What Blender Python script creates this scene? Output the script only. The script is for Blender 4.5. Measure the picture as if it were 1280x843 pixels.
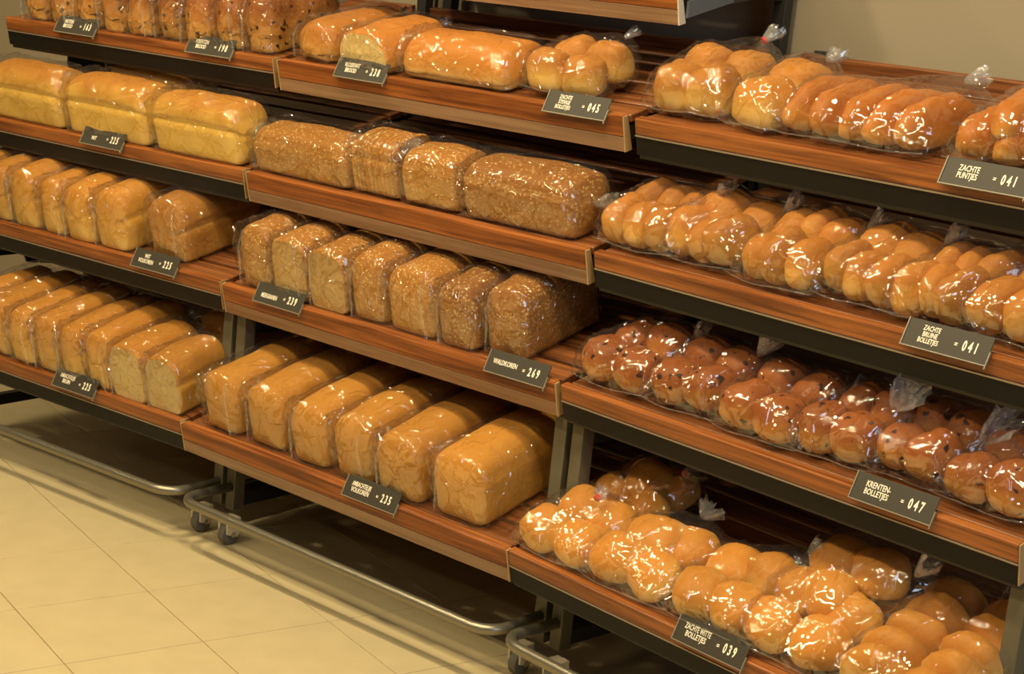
import bpy, bmesh, math, random
from mathutils import Matrix, Vector, noise, Euler
from mathutils.bvhtree import BVHTree

R = math.radians
for o in list(bpy.data.objects):
    bpy.data.objects.remove(o)
SC = bpy.context.scene
COL = SC.collection

# ---------------------------------------------------------------- camera
CAMX = dict(f=2056.87, x=2.8853, y=-2.3629, z=1.3847, yaw=0.6866, pitch=-0.2165, roll=0.1013)
cam = bpy.data.cameras.new('camera')
cam.sensor_fit = 'HORIZONTAL'
cam.sensor_width = 36.0
cam.lens = 36.0 * CAMX['f'] / 1280.0
cam.clip_start = 0.05
cam.clip_end = 60
camo = bpy.data.objects.new('camera', cam)
COL.objects.link(camo)
_y, _p, _r = CAMX['yaw'], CAMX['pitch'], CAMX['roll']
_f = Vector((-math.sin(_y) * math.cos(_p), math.cos(_y) * math.cos(_p), math.sin(_p)))
_ri = Vector((math.cos(_y), math.sin(_y), 0))
_u = _ri.cross(_f)
_r2 = math.cos(_r) * _ri + math.sin(_r) * _u
_u2 = -math.sin(_r) * _ri + math.cos(_r) * _u
cm = Matrix((( _r2.x, _u2.x, -_f.x, CAMX['x']), (_r2.y, _u2.y, -_f.y, CAMX['y']),
             (_r2.z, _u2.z, -_f.z, CAMX['z']), (0, 0, 0, 1)))
camo.matrix_world = cm
SC.camera = camo

# ---------------------------------------------------------------- world, lights, exposure
wd = bpy.data.worlds.new('world')
SC.world = wd
wd.use_nodes = True
bgn = wd.node_tree.nodes['Background']
bgn.inputs[0].default_value = (1.0, 0.80, 0.55, 1)
bgn.inputs[1].default_value = 0.012
SC.view_settings.view_transform = 'Standard'
SC.view_settings.look = 'None'
SC.view_settings.gamma = 1
SC.view_settings.use_curve_mapping = False
SC.view_settings.exposure = 0.2
try:
    SC.cycles.transparent_max_bounces = 32
except Exception:
    pass


def area(name, loc, target, size, energy, col, shape='DISK', size_y=None):
    l = bpy.data.lights.new(name, 'AREA')
    l.shape = shape
    l.size = size
    if size_y:
        l.size_y = size_y
    l.energy = energy
    l.color = col
    o = bpy.data.objects.new(name, l)
    COL.objects.link(o)
    o.location = loc
    d = Vector(target) - Vector(loc)
    o.rotation_euler = d.to_track_quat('-Z', 'Y').to_euler()
    return o


WARM = (1.0, 0.82, 0.49)
for (lx, ly, e) in [(-0.9, -0.8, 21), (0.2, -0.8, 26), (1.3, -0.85, 26), (2.3, -1.1, 22),
                    (-0.8, -2.0, 22), (0.6, -2.0, 26), (2.0, -2.2, 24),
                    (0.0, -4.2, 7), (2.2, -4.2, 7)]:
    if -3 < ly < -1.5:      # aisle ceiling lights, lengthened so highlights on the bags streak
        o_ = area('ceiling_streak_light', (lx, ly, 2.85), (lx, ly + 0.001, 0.0), 1.15, e * 1.05, WARM, 'RECTANGLE', 0.06)
        o_.rotation_euler = (R(8), 0, 0)
    else:
        area('ceiling_downlight', (lx, ly, 2.85), (lx, ly + 0.35, 0.0), 0.16, e, WARM)
for (lx, ly) in [(-2.3, -2.0), (-2.2, -3.8), (-3.8, -2.4), (-3.6, -4.6), (-1.0, -5.6)]:  # extra unseen lamps far left, added to put glints on the loaf bags
    area('ceiling_downlight', (lx, ly, 2.85), (lx, ly + 0.35, 0.0), 0.10, 5, WARM)
# daylight from the shop window beyond the right-hand end of the racks
area('shop_window', (4.4, -0.9, 1.6), (1.5, 0.2, 0.8), 1.2, 24, (0.62, 0.78, 1.0), 'RECTANGLE', 1.6)

# ---------------------------------------------------------------- helpers


def tag(o, label=None, cat=None, group=None, kind=None):
    if label:
        o['label'] = label
    if cat:
        o['category'] = cat
    if group:
        o['group'] = group
    if kind:
        o['kind'] = kind
    return o


def link(name, me, parent=None, mat=None, M=None):
    o = bpy.data.objects.new(name, me)
    COL.objects.link(o)
    if mat is not None and me is not None and len(me.materials) == 0:
        me.materials.append(mat)
    if parent:
        o.parent = parent
    if M is not None:
        if parent:
            o.matrix_local = M
        else:
            o.matrix_world = M
    return o


def empty(name, M):
    o = bpy.data.objects.new(name, None)
    o.empty_display_size = 0.05
    COL.objects.link(o)
    o.matrix_world = M
    return o


def mesh(name, v, f, smooth=False):
    me = bpy.data.meshes.new(name)
    me.from_pydata([tuple(p) for p in v], [], f)
    me.update()
    if smooth:
        me.polygons.foreach_set('use_smooth', [True] * len(me.polygons))
    return me


class MB:
    def __init__(self):
        self.v = []
        self.f = []

    def box(self, x0, x1, y0, y1, z0, z1):
        n = len(self.v)
        self.v += [(x0, y0, z0), (x1, y0, z0), (x1, y1, z0), (x0, y1, z0),
                   (x0, y0, z1), (x1, y0, z1), (x1, y1, z1), (x0, y1, z1)]
        self.f += [tuple(n + i for i in q) for q in
                   [(0, 3, 2, 1), (4, 5, 6, 7), (0, 1, 5, 4), (1, 2, 6, 5), (2, 3, 7, 6), (3, 0, 4, 7)]]
        return self

    def prism(self, poly, x0, x1):
        """poly in (y,z), extruded along x"""
        n = len(self.v)
        k = len(poly)
        self.v += [(x0, a, b) for a, b in poly] + [(x1, a, b) for a, b in poly]
        self.f.append(tuple(n + i for i in range(k))[::-1])
        self.f.append(tuple(n + k + i for i in range(k)))
        for i in range(k):
            j = (i + 1) % k
            self.f.append((n + i, n + j, n + k + j, n + k + i))
        return self

    def tube(self, pts, r, seg=10):
        pts = [Vector(p) for p in pts]
        n0 = len(self.v)
        up = Vector((0, 0, 1))
        for i, p in enumerate(pts):
            t = (pts[min(i + 1, len(pts) - 1)] - pts[max(i - 1, 0)]).normalized()
            a = t.cross(up)
            if a.length < 1e-4:
                a = Vector((1, 0, 0))
            a.normalize()
            b = a.cross(t)
            for k in range(seg):
                w = 2 * math.pi * k / seg
                self.v.append(tuple(p + r * (math.cos(w) * a + math.sin(w) * b)))
        for i in range(len(pts) - 1):
            for k in range(seg):
                q = (k + 1) % seg
                self.f.append((n0 + i * seg + k, n0 + i * seg + q, n0 + (i + 1) * seg + q, n0 + (i + 1) * seg + k))
        self.f.append(tuple(n0 + k for k in range(seg))[::-1])
        self.f.append(tuple(n0 + (len(pts) - 1) * seg + k for k in range(seg)))
        return self

    def cyl(self, c, axis, r, h, seg=20):
        c = Vector(c)
        a = Vector(axis).normalized()
        return self.tube([c - a * h / 2, c + a * h / 2], r, seg)

    def build(self, name, mat, parent=None, M=None, bevel=0, smooth=False):
        me = mesh(name, self.v, self.f, smooth)
        if bevel:
            bm = bmesh.new()
            bm.from_mesh(me)
            bmesh.ops.bevel(bm, geom=bm.edges[:], offset=bevel, segments=2, profile=0.5, affect='EDGES')
            bm.to_mesh(me)
            bm.free()
        me.materials.append(mat)
        return link(name, me, parent, None, M)


# ---------------------------------------------------------------- materials


def newmat(name):
    m = bpy.data.materials.new(name)
    m.use_nodes = True
    nt = m.node_tree
    b = nt.nodes['Principled BSDF']
    return m, nt, b


def simple(name, col, rough=0.5, metal=0.0, spec=0.5):
    m, nt, b = newmat(name)
    b.inputs['Base Color'].default_value = (*col, 1)
    b.inputs['Roughness'].default_value = rough
    b.inputs['Metallic'].default_value = metal
    b.inputs['Specular IOR Level'].default_value = spec
    n = nt.nodes.new('ShaderNodeTexNoise')
    n.inputs['Scale'].default_value = 40
    mr = nt.nodes.new('ShaderNodeMapRange')
    mr.inputs['To Min'].default_value = max(0, rough - 0.06)
    mr.inputs['To Max'].default_value = min(1, rough + 0.06)
    nt.links.new(n.outputs['Fac'], mr.inputs['Value'])
    nt.links.new(mr.outputs['Result'], b.inputs['Roughness'])
    return m


def ramp(nt, stops):
    r = nt.nodes.new('ShaderNodeValToRGB')
    e = r.color_ramp.elements
    while len(e) < len(stops):
        e.new(0.5)
    for k, (p, c) in enumerate(stops):
        e[k].position = p
        e[k].color = (*c, 1)
    return r


def wood(name, dark, light, rough=0.38, spec=0.45):
    m, nt, b = newmat(name)
    tc = nt.nodes.new('ShaderNodeTexCoord')
    oi = nt.nodes.new('ShaderNodeObjectInfo')
    add = nt.nodes.new('ShaderNodeVectorMath')
    add.operation = 'ADD'
    mp = nt.nodes.new('ShaderNodeMapping')
    mp.inputs['Scale'].default_value = (2.2, 60, 60)
    sc = nt.nodes.new('ShaderNodeVectorMath')
    sc.operation = 'SCALE'
    sc.inputs['Scale'].default_value = 9.0
    cx = nt.nodes.new('ShaderNodeCombineXYZ')
    for k in range(3):
        nt.links.new(oi.outputs['Random'], cx.inputs[k])
    nt.links.new(cx.outputs[0], sc.inputs[0])
    nt.links.new(tc.outputs['Object'], mp.inputs['Vector'])
    nt.links.new(mp.outputs[0], add.inputs[0])
    nt.links.new(sc.outputs[0], add.inputs[1])
    n = nt.nodes.new('ShaderNodeTexNoise')
    n.inputs['Scale'].default_value = 1.3
    n.inputs['Detail'].default_value = 6
    n.inputs['Roughness'].default_value = 0.62
    n.inputs['Distortion'].default_value = 0.5
    nt.links.new(add.outputs[0], n.inputs['Vector'])
    r = ramp(nt, [(0.36, dark), (0.64, light)])
    nt.links.new(n.outputs['Fac'], r.inputs[0])
    nt.links.new(r.outputs[0], b.inputs['Base Color'])
    b.inputs['Roughness'].default_value = rough
    b.inputs['Specular IOR Level'].default_value = spec
    bp = nt.nodes.new('ShaderNodeBump')
    bp.inputs['Strength'].default_value = 0.08
    bp.inputs['Distance'].default_value = 0.001
    nt.links.new(n.outputs['Fac'], bp.inputs['Height'])
    nt.links.new(bp.outputs[0], b.inputs['Normal'])
    return m


def bread(name, side, mid, top, crust_scale=9.0, fleck=None, fleck_scale=120, fleck_amt=0.3, raisin=0, rough=0.5,
          z0=0.45, z1=0.8, bump=0.35):
    m, nt, b = newmat(name)
    L = nt.links.new
    tc = nt.nodes.new('ShaderNodeTexCoord')
    sep = nt.nodes.new('ShaderNodeSeparateXYZ')
    L(tc.outputs['Generated'], sep.inputs[0])
    oi = nt.nodes.new('ShaderNodeObjectInfo')
    off = nt.nodes.new('ShaderNodeVectorMath')
    off.operation = 'SCALE'
    off.inputs['Scale'].default_value = 7.0
    cx = nt.nodes.new('ShaderNodeCombineXYZ')
    for k in range(3):
        L(oi.outputs['Random'], cx.inputs[k])
    L(cx.outputs[0], off.inputs[0])
    co = nt.nodes.new('ShaderNodeVectorMath')
    L(tc.outputs['Object'], co.inputs[0])
    L(off.outputs[0], co.inputs[1])
    n = nt.nodes.new('ShaderNodeTexNoise')
    n.inputs['Scale'].default_value = crust_scale * 2
    n.inputs['Detail'].default_value = 5
    L(co.outputs[0], n.inputs['Vector'])
    # height + noise -> ramp
    ma = nt.nodes.new('ShaderNodeMath')
    ma.operation = 'MULTIPLY_ADD'
    L(n.outputs['Fac'], ma.inputs[0])
    ma.inputs[1].default_value = 0.5
    mb = nt.nodes.new('ShaderNodeMath')
    mb.operation = 'SUBTRACT'
    L(sep.outputs['Z'], mb.inputs[0])
    mb.inputs[1].default_value = 0.25
    L(mb.outputs[0], ma.inputs[2])
    r = ramp(nt, [(0.05, side), (z0, mid), (z1, top)])
    L(ma.outputs[0], r.inputs[0])
    col = r.outputs[0]
    # per-object brightness
    hs = nt.nodes.new('ShaderNodeHueSaturation')
    mv = nt.nodes.new('ShaderNodeMapRange')
    mv.inputs['To Min'].default_value = 0.86
    mv.inputs['To Max'].default_value = 1.12
    L(oi.outputs['Random'], mv.inputs['Value'])
    L(mv.outputs[0], hs.inputs['Value'])
    L(col, hs.inputs['Color'])
    col = hs.outputs[0]
    hgt = n.outputs['Fac']
    if fleck:
        v = nt.nodes.new('ShaderNodeTexVoronoi')
        v.inputs['Scale'].default_value = fleck_scale
        v.inputs['Randomness'].default_value = 1
        L(co.outputs[0], v.inputs['Vector'])
        sx = nt.nodes.new('ShaderNodeSeparateXYZ')
        L(v.outputs['Color'], sx.inputs[0])
        lt = nt.nodes.new('ShaderNodeMath')
        lt.operation = 'LESS_THAN'
        lt.inputs[1].default_value = fleck_amt
        L(sx.outputs[0], lt.inputs[0])
        l2 = nt.nodes.new('ShaderNodeMath')
        l2.operation = 'LESS_THAN'
        l2.inputs[1].default_value = 0.42
        L(v.outputs['Distance'], l2.inputs[0])
        mu = nt.nodes.new('ShaderNodeMath')
        mu.operation = 'MULTIPLY'
        L(lt.outputs[0], mu.inputs[0])
        L(l2.outputs[0], mu.inputs[1])
        mx = nt.nodes.new('ShaderNodeMix')
        mx.data_type = 'RGBA'
        L(mu.outputs[0], mx.inputs['Factor'])
        L(col, mx.inputs['A'])
        mx.inputs['B'].default_value = (*fleck, 1)
        col = mx.outputs['Result']
    if raisin:
        v = nt.nodes.new('ShaderNodeTexVoronoi')
        v.inputs['Scale'].default_value = 64
        wn = nt.nodes.new('ShaderNodeTexNoise')
        wn.inputs['Scale'].default_value = 60
        L(co.outputs[0], wn.inputs['Vector'])
        ws = nt.nodes.new('ShaderNodeVectorMath')
        ws.operation = 'SCALE'
        ws.inputs['Scale'].default_value = 0.022
        L(wn.outputs['Color'], ws.inputs[0])
        wa = nt.nodes.new('ShaderNodeVectorMath')
        L(co.outputs[0], wa.inputs[0])
        L(ws.outputs[0], wa.inputs[1])
        L(wa.outputs[0], v.inputs['Vector'])
        sx = nt.nodes.new('ShaderNodeSeparateXYZ')
        L(v.outputs['Color'], sx.inputs[0])
        lt = nt.nodes.new('ShaderNodeMath')
        lt.operation = 'LESS_THAN'
        lt.inputs[1].default_value = raisin
        L(sx.outputs[0], lt.inputs[0])
        mr = nt.nodes.new('ShaderNodeMapRange')
        mr.inputs['From Min'].default_value = 0.42
        mr.inputs['From Max'].default_value = 0.26
        L(v.outputs['Distance'], mr.inputs['Value'])
        mu = nt.nodes.new('ShaderNodeMath')
        mu.operation = 'MULTIPLY'
        L(lt.outputs[0], mu.inputs[0])
        L(mr.outputs[0], mu.inputs[1])
        mx = nt.nodes.new('ShaderNodeMix')
        mx.data_type = 'RGBA'
        L(mu.outputs[0], mx.inputs['Factor'])
        L(col, mx.inputs['A'])
        mx.inputs['B'].default_value = (0.035, 0.012, 0.006, 1)
        col = mx.outputs['Result']
    L(col, b.inputs['Base Color'])
    b.inputs['Roughness'].default_value = rough
    b.inputs['Specular IOR Level'].default_value = 0.22
    n2 = nt.nodes.new('ShaderNodeTexNoise')
    n2.inputs['Scale'].default_value = 90
    n2.inputs['Detail'].default_value = 4
    L(co.outputs[0], n2.inputs['Vector'])
    bp = nt.nodes.new('ShaderNodeBump')
    bp.inputs['Strength'].default_value = bump
    bp.inputs['Distance'].default_value = 0.003
    L(n2.outputs['Fac'], bp.inputs['Height'])
    L(bp.outputs[0], b.inputs['Normal'])
    return m


def plastic(name, milky=0.03, scale=26.0, strength=0.55, refl=0.06, gr=0.1, cells=26.0, crease=0.004):
    m = bpy.data.materials.new(name)
    m.use_nodes = True
    nt = m.node_tree
    nt.nodes.remove(nt.nodes['Principled BSDF'])
    out = nt.nodes['Material Output']
    L = nt.links.new
    tc = nt.nodes.new('ShaderNodeTexCoord')
    oi = nt.nodes.new('ShaderNodeObjectInfo')
    cx = nt.nodes.new('ShaderNodeCombineXYZ')
    for k in range(3):
        L(oi.outputs['Random'], cx.inputs[k])
    sc = nt.nodes.new('ShaderNodeVectorMath')
    sc.operation = 'SCALE'
    sc.inputs['Scale'].default_value = 11
    L(cx.outputs[0], sc.inputs[0])
    ad = nt.nodes.new('ShaderNodeVectorMath')
    L(tc.outputs['Object'], ad.inputs[0])
    L(sc.outputs[0], ad.inputs[1])
    mp = nt.nodes.new('ShaderNodeMapping')
    mp.inputs['Rotation'].default_value = (0.5, 0.3, 0.6)
    mp.inputs['Scale'].default_value = (1.0, 0.30, 0.55)
    L(ad.outputs[0], mp.inputs['Vector'])
    # crinkled film: the surface normal wanders with a stretched noise vector
    n = nt.nodes.new('ShaderNodeTexNoise')
    n.inputs['Scale'].default_value = scale
    n.inputs['Detail'].default_value = 2.5
    n.inputs['Roughness'].default_value = 0.55
    n.inputs['Distortion'].default_value = 0.8
    L(mp.outputs[0], n.inputs['Vector'])
    sb = nt.nodes.new('ShaderNodeVectorMath')
    sb.operation = 'SUBTRACT'
    L(n.outputs['Color'], sb.inputs[0])
    sb.inputs[1].default_value = (0.5, 0.5, 0.5)
    sk = nt.nodes.new('ShaderNodeVectorMath')
    sk.operation = 'SCALE'
    sk.inputs['Scale'].default_value = strength
    L(sb.outputs[0], sk.inputs[0])
    gm = nt.nodes.new('ShaderNodeNewGeometry')
    an = nt.nodes.new('ShaderNodeVectorMath')
    L(gm.outputs['Normal'], an.inputs[0])
    L(sk.outputs[0], an.inputs[1])
    bp = nt.nodes.new('ShaderNodeVectorMath')
    bp.operation = 'NORMALIZE'
    L(an.outputs[0], bp.inputs[0])
    base = bp
    vo = nt.nodes.new('ShaderNodeTexVoronoi')
    vo.feature = 'DISTANCE_TO_EDGE'
    vo.inputs['Scale'].default_value = cells
    wv = nt.nodes.new('ShaderNodeTexNoise')
    wv.inputs['Scale'].default_value = 14
    wv.inputs['Detail'].default_value = 2
    L(ad.outputs[0], wv.inputs['Vector'])
    w2 = nt.nodes.new('ShaderNodeVectorMath')
    w2.operation = 'SCALE'
    w2.inputs['Scale'].default_value = 0.05
    L(wv.outputs['Color'], w2.inputs[0])
    w3 = nt.nodes.new('ShaderNodeVectorMath')
    L(mp.outputs[0], w3.inputs[0])
    L(w2.outputs[0], w3.inputs[1])
    L(w3.outputs[0], vo.inputs['Vector'])
    ms = nt.nodes.new('ShaderNodeMapRange')
    ms.interpolation_type = 'SMOOTHSTEP'
    ms.inputs['From Min'].default_value = 0.0
    ms.inputs['From Max'].default_value = 0.13
    ms.inputs['To Min'].default_value = 1.0
    ms.inputs['To Max'].default_value = 0.0
    L(vo.outputs['Distance'], ms.inputs['Value'])
    bp = nt.nodes.new('ShaderNodeBump')
    bp.inputs['Strength'].default_value = 1.0
    bp.inputs['Distance'].default_value = crease
    L(ms.outputs[0], bp.inputs['Height'])
    L(base.outputs[0], bp.inputs['Normal'])
    lw = nt.nodes.new('ShaderNodeLayerWeight')
    lw.inputs['Blend'].default_value = 0.5
    L(bp.outputs[0], lw.inputs['Normal'])
    pw = nt.nodes.new('ShaderNodeMath')
    pw.operation = 'POWER'
    L(lw.outputs['Facing'], pw.inputs[0])
    pw.inputs[1].default_value = 4.0
    fr = nt.nodes.new('ShaderNodeMath')
    fr.operation = 'MULTIPLY_ADD'
    L(pw.outputs[0], fr.inputs[0])
    fr.inputs[1].default_value = 0.22
    fr.inputs[2].default_value = refl
    gl = nt.nodes.new('ShaderNodeBsdfGlossy')
    gl.inputs['Roughness'].default_value = gr
    L(bp.outputs[0], gl.inputs['Normal'])
    tr = nt.nodes.new('ShaderNodeBsdfTransparent')
    tr.inputs['Color'].default_value = (0.985, 0.985, 0.985, 1)
    df = nt.nodes.new('ShaderNodeBsdfDiffuse')
    df.inputs['Color'].default_value = (0.85, 0.85, 0.85, 1)
    m1 = nt.nodes.new('ShaderNodeMixShader')
    m1.inputs[0].default_value = milky
    L(tr.outputs[0], m1.inputs[1])
    L(df.outputs[0], m1.inputs[2])
    m2 = nt.nodes.new('ShaderNodeMixShader')
    L(fr.outputs[0], m2.inputs[0])
    L(m1.outputs[0], m2.inputs[1])
    L(gl.outputs[0], m2.inputs[2])
    L(m2.outputs[0], out.inputs['Surface'])
    return m


M_wood = wood('wood_walnut', (0.115, 0.030, 0.006), (0.36, 0.118, 0.027))
M_fasc = wood('wood_fascia', (0.115, 0.028, 0.005), (0.34, 0.105, 0.021), rough=0.34, spec=0.35)
M_fasc_sheen = wood('wood_fascia_floor_sheen', (0.19, 0.10, 0.05), (0.31, 0.18, 0.10), rough=0.28, spec=0.6)  # lower board: the floor's glossy reflection is painted in as a greyer tone
M_slat = wood('wood_slat', (0.10, 0.032, 0.010), (0.28, 0.10, 0.032))
M_band = simple('edge_band', (0.42, 0.27, 0.12), 0.45)
M_beam = simple('black_steel', (0.006, 0.005, 0.004), 0.5, 0, 0.25)
M_strip = simple('steel_strip', (0.33, 0.26, 0.19), 0.3, 0.5)
M_post = simple('olive_grey_steel', (0.12, 0.105, 0.065), 0.45, 0.1)
M_dark = simple('dark_steel', (0.018, 0.017, 0.016), 0.45)
M_arm = simple('arm_steel', (0.03, 0.028, 0.025), 0.45, 0.1)
M_rail = simple('tube_steel', (0.26, 0.235, 0.175), 0.33, 0.75)
M_cast = simple('caster_plastic', (0.55, 0.47, 0.32), 0.5)
M_tyre = simple('tyre_rubber', (0.12, 0.11, 0.09), 0.6)
M_bolt = simple('bolt_steel', (0.5, 0.48, 0.42), 0.25, 0.9)
M_tag = simple('tag_board', (0.042, 0.036, 0.026), 0.5, 0, 0.3)
M_hold = simple('tag_holder', (0.20, 0.175, 0.125), 0.3)
M_ink = simple('tag_lettering', (0.85, 0.78, 0.62), 0.5)
M_red = simple('red_tie', (0.7, 0.03, 0.03), 0.4)
M_white_tie = simple('white_tie', (0.8, 0.78, 0.72), 0.4)
M_white_edge = simple('white_edge', (0.62, 0.56, 0.46), 0.4)
M_blue = simple('blue_grey_steel', (0.10, 0.12, 0.14), 0.4)

B_white = bread('bread_white', (0.68, 0.43, 0.085), (0.68, 0.41, 0.075), (0.45, 0.19, 0.027), z0=0.58, z1=0.95, rough=0.6)
B_white2 = bread('bread_golden', (0.66, 0.41, 0.085), (0.60, 0.31, 0.048), (0.47, 0.20, 0.026), z0=0.46, z1=0.82, rough=0.6)
B_wheat = bread('bread_wheat', (0.56, 0.30, 0.05), (0.56, 0.27, 0.042), (0.53, 0.235, 0.033), z0=0.4, z1=0.8, bump=0.5, rough=0.62)
B_brown = bread('bread_brown', (0.50, 0.26, 0.055), (0.46, 0.215, 0.042), (0.34, 0.14, 0.024), z0=0.4, z1=0.75, bump=0.6)
B_seed = bread('bread_seeded', (0.52, 0.275, 0.06), (0.45, 0.215, 0.045), (0.38, 0.16, 0.028), fleck=(0.60, 0.38, 0.13),
               fleck_scale=190, fleck_amt=0.36, bump=0.9)
B_seed2 = bread('bread_dark_seeded', (0.38, 0.18, 0.040), (0.34, 0.15, 0.032), (0.27, 0.108, 0.022), fleck=(0.52, 0.33, 0.12),
                fleck_scale=175, fleck_amt=0.36, bump=0.9)
B_raisin = bread('bread_raisin', (0.58, 0.30, 0.06), (0.45, 0.185, 0.032), (0.27, 0.085, 0.016), raisin=0.28, crust_scale=16,
                 bump=0.8)
B_floor = bread('bread_floor_baked', (0.64, 0.40, 0.12), (0.58, 0.27, 0.05), (0.50, 0.19, 0.030), z0=0.3, z1=0.6)
B_crumb = bread('bread_crumb', (0.66, 0.47, 0.18), (0.66, 0.47, 0.18), (0.64, 0.44, 0.16), crust_scale=22, bump=0.8, rough=0.8)
B_crumb2 = bread('bread_brown_crumb', (0.52, 0.32, 0.10), (0.52, 0.32, 0.10), (0.50, 0.30, 0.09), crust_scale=22, bump=0.9, rough=0.8)
R_white = bread('roll_white', (0.82, 0.58, 0.21), (0.76, 0.44, 0.10), (0.60, 0.25, 0.038), z0=0.46, z1=0.80, rough=0.5, bump=0.15)
R_long = bread('roll_soft_long', (0.76, 0.49, 0.14), (0.62, 0.28, 0.048), (0.47, 0.155, 0.023), z0=0.30, z1=0.62, rough=0.45, bump=0.12)
R_pale = bread('roll_pale', (0.78, 0.51, 0.15), (0.72, 0.41, 0.088), (0.52, 0.21, 0.032), z0=0.38, z1=0.70, rough=0.55, bump=0.25)
R_brown = bread('roll_brown', (0.70, 0.42, 0.11), (0.64, 0.32, 0.06), (0.46, 0.175, 0.026), z0=0.44, z1=0.80, rough=0.55, bump=0.4)
R_raisin = bread('roll_raisin', (0.66, 0.36, 0.085), (0.54, 0.225, 0.036), (0.30, 0.085, 0.014), raisin=0.22, z0=0.34, z1=0.70, rough=0.5,
                 bump=0.5, crust_scale=13)
P_clear = plastic('clear_bag', 0.008, 30, 0.9, 0.14, 0.035, 30, 0.0035)
P_roll = plastic('clear_roll_bag', 0.010, 24, 0.9, 0.15, 0.03, 22, 0.0045)
P_tuft = plastic('gathered_bag', 0.16, 70, 1.6, 0.2, 0.1, 60, 0.002)
P_seam = plastic('bag_seam', 0.08, 60, 1.4, 0.16, 0.1)


# ---------------------------------------------------------------- structure: floor, wall
def tile_material():
    m, nt, b = newmat('floor_tile')
    L = nt.links.new
    tc = nt.nodes.new('ShaderNodeTexCoord')
    g = nt.nodes.new('ShaderNodeNewGeometry')
    n = nt.nodes.new('ShaderNodeTexNoise')
    n.inputs['Scale'].default_value = 14
    n.inputs['Detail'].default_value = 8
    L(g.outputs['Position'], n.inputs['Vector'])
    r = ramp(nt, [(0.3, (0.475, 0.39, 0.225)), (0.7, (0.52, 0.425, 0.247))])
    L(n.outputs['Fac'], r.inputs[0])
    L(r.outputs[0], b.inputs['Base Color'])
    b.inputs['Roughness'].default_value = 0.42
    b.inputs['Specular IOR Level'].default_value = 0.3
    return m


M_tile = tile_material()
M_grout = simple('grout', (0.36, 0.27, 0.13), 0.8)
M_wall = simple('wall_paint', (0.30, 0.245, 0.165), 0.8)

fl = MB().box(-6, 6, -6, 0.92, -0.06, -0.003).build('floor', M_grout)
tag(fl, 'cream square tile floor with thin joints', kind='structure')
TS, TA, TX, TY = 0.2896, 1.312, -0.3716, -0.0795
tm = MB()
tm.box(0.0010, TS - 0.0010, -TS + 0.0010, -0.0010, -0.008, 0.0)
tme = mesh('tile', tm.v, tm.f)
bm = bmesh.new()
bm.from_mesh(tme)
bmesh.ops.bevel(bm, geom=[e for e in bm.edges if e.verts[0].co.z > -0.004 and e.verts[1].co.z > -0.004], offset=0.0008,
                segments=1, affect='EDGES')
bm.to_mesh(tme)
bm.free()
tme.materials.append(M_tile)
ca, sa = math.cos(TA), math.sin(TA)
cand = []
for i in range(-14, 15):
    for j in range(-14, 15):
        wx = TX + TS * (ca * (j + .5) + sa * (i + .5))
        wy = TY + TS * (sa * (j + .5) - ca * (i + .5))
        if -2.6 < wx < 2.4 and -2.6 < wy < 1.05:
            cand.append(((wx + 0.2) ** 2 + (wy + 0.4) ** 2, i, j))
cand.sort()
for _, i, j in cand[:220]:
    o = bpy.data.objects.new('tile', tme)
    COL.objects.link(o)
    o.parent = fl
    o.location = (TX + TS * (ca * j + sa * i), TY + TS * (sa * j - ca * i), 0)
    o.rotation_euler = (0, 0, TA)

wl = MB().box(-6, 6, 0.80, 0.92, -0.003, 3.0).build('wall_back', M_wall)
tag(wl, 'plain cream painted wall behind the racks', kind='structure')

# ---------------------------------------------------------------- racks
TH = R(14)
PP = {-1: -0.45, 0: -0.3406, 1: -0.2102, 2: -0.138, 3: -0.0875, 4: 0.0089}
ZZ = {-1: 1.640, 0: 1.3849, 1: 1.1365, 2: 0.8793, 3: 0.6205, 4: 0.2992}
HA, AA = Vector((-0.0072, 0.0044, 0)), 0.0653
HC, AC = Vector((0.996, -0.0003, 0)), -0.1164
UM = {'B': Matrix.Identity(4),
      'A': Matrix.Translation(HA) @ Matrix.Rotation(AA, 4, 'Z') @ Matrix.Translation((-1, 0, 0)),
      'C': Matrix.Translation(HC) @ Matrix.Rotation(AC, 4, 'Z')}


def SM(r):
    return Matrix.Translation((0, -PP[r], ZZ[r])) @ Matrix.Rotation(TH, 4, 'X')


BACK = 0.70
SLAT_W, SLAT_G = 0.058, 0.013
slat_mesh = {}


def slat_me(w):
    k = round(w, 4)
    if k not in slat_mesh:
        mb = MB().box(0.006, 0.994, 0, w, -0.016, 0)
        me = mesh('slat', mb.v, mb.f)
        b_ = bmesh.new()
        b_.from_mesh(me)
        bmesh.ops.bevel(b_, geom=b_.edges[:], offset=0.002, segments=1, affect='EDGES')
        b_.to_mesh(me)
        b_.free()
        me.materials.append(M_slat)
        slat_mesh[k] = me
    return slat_mesh[k]


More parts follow.
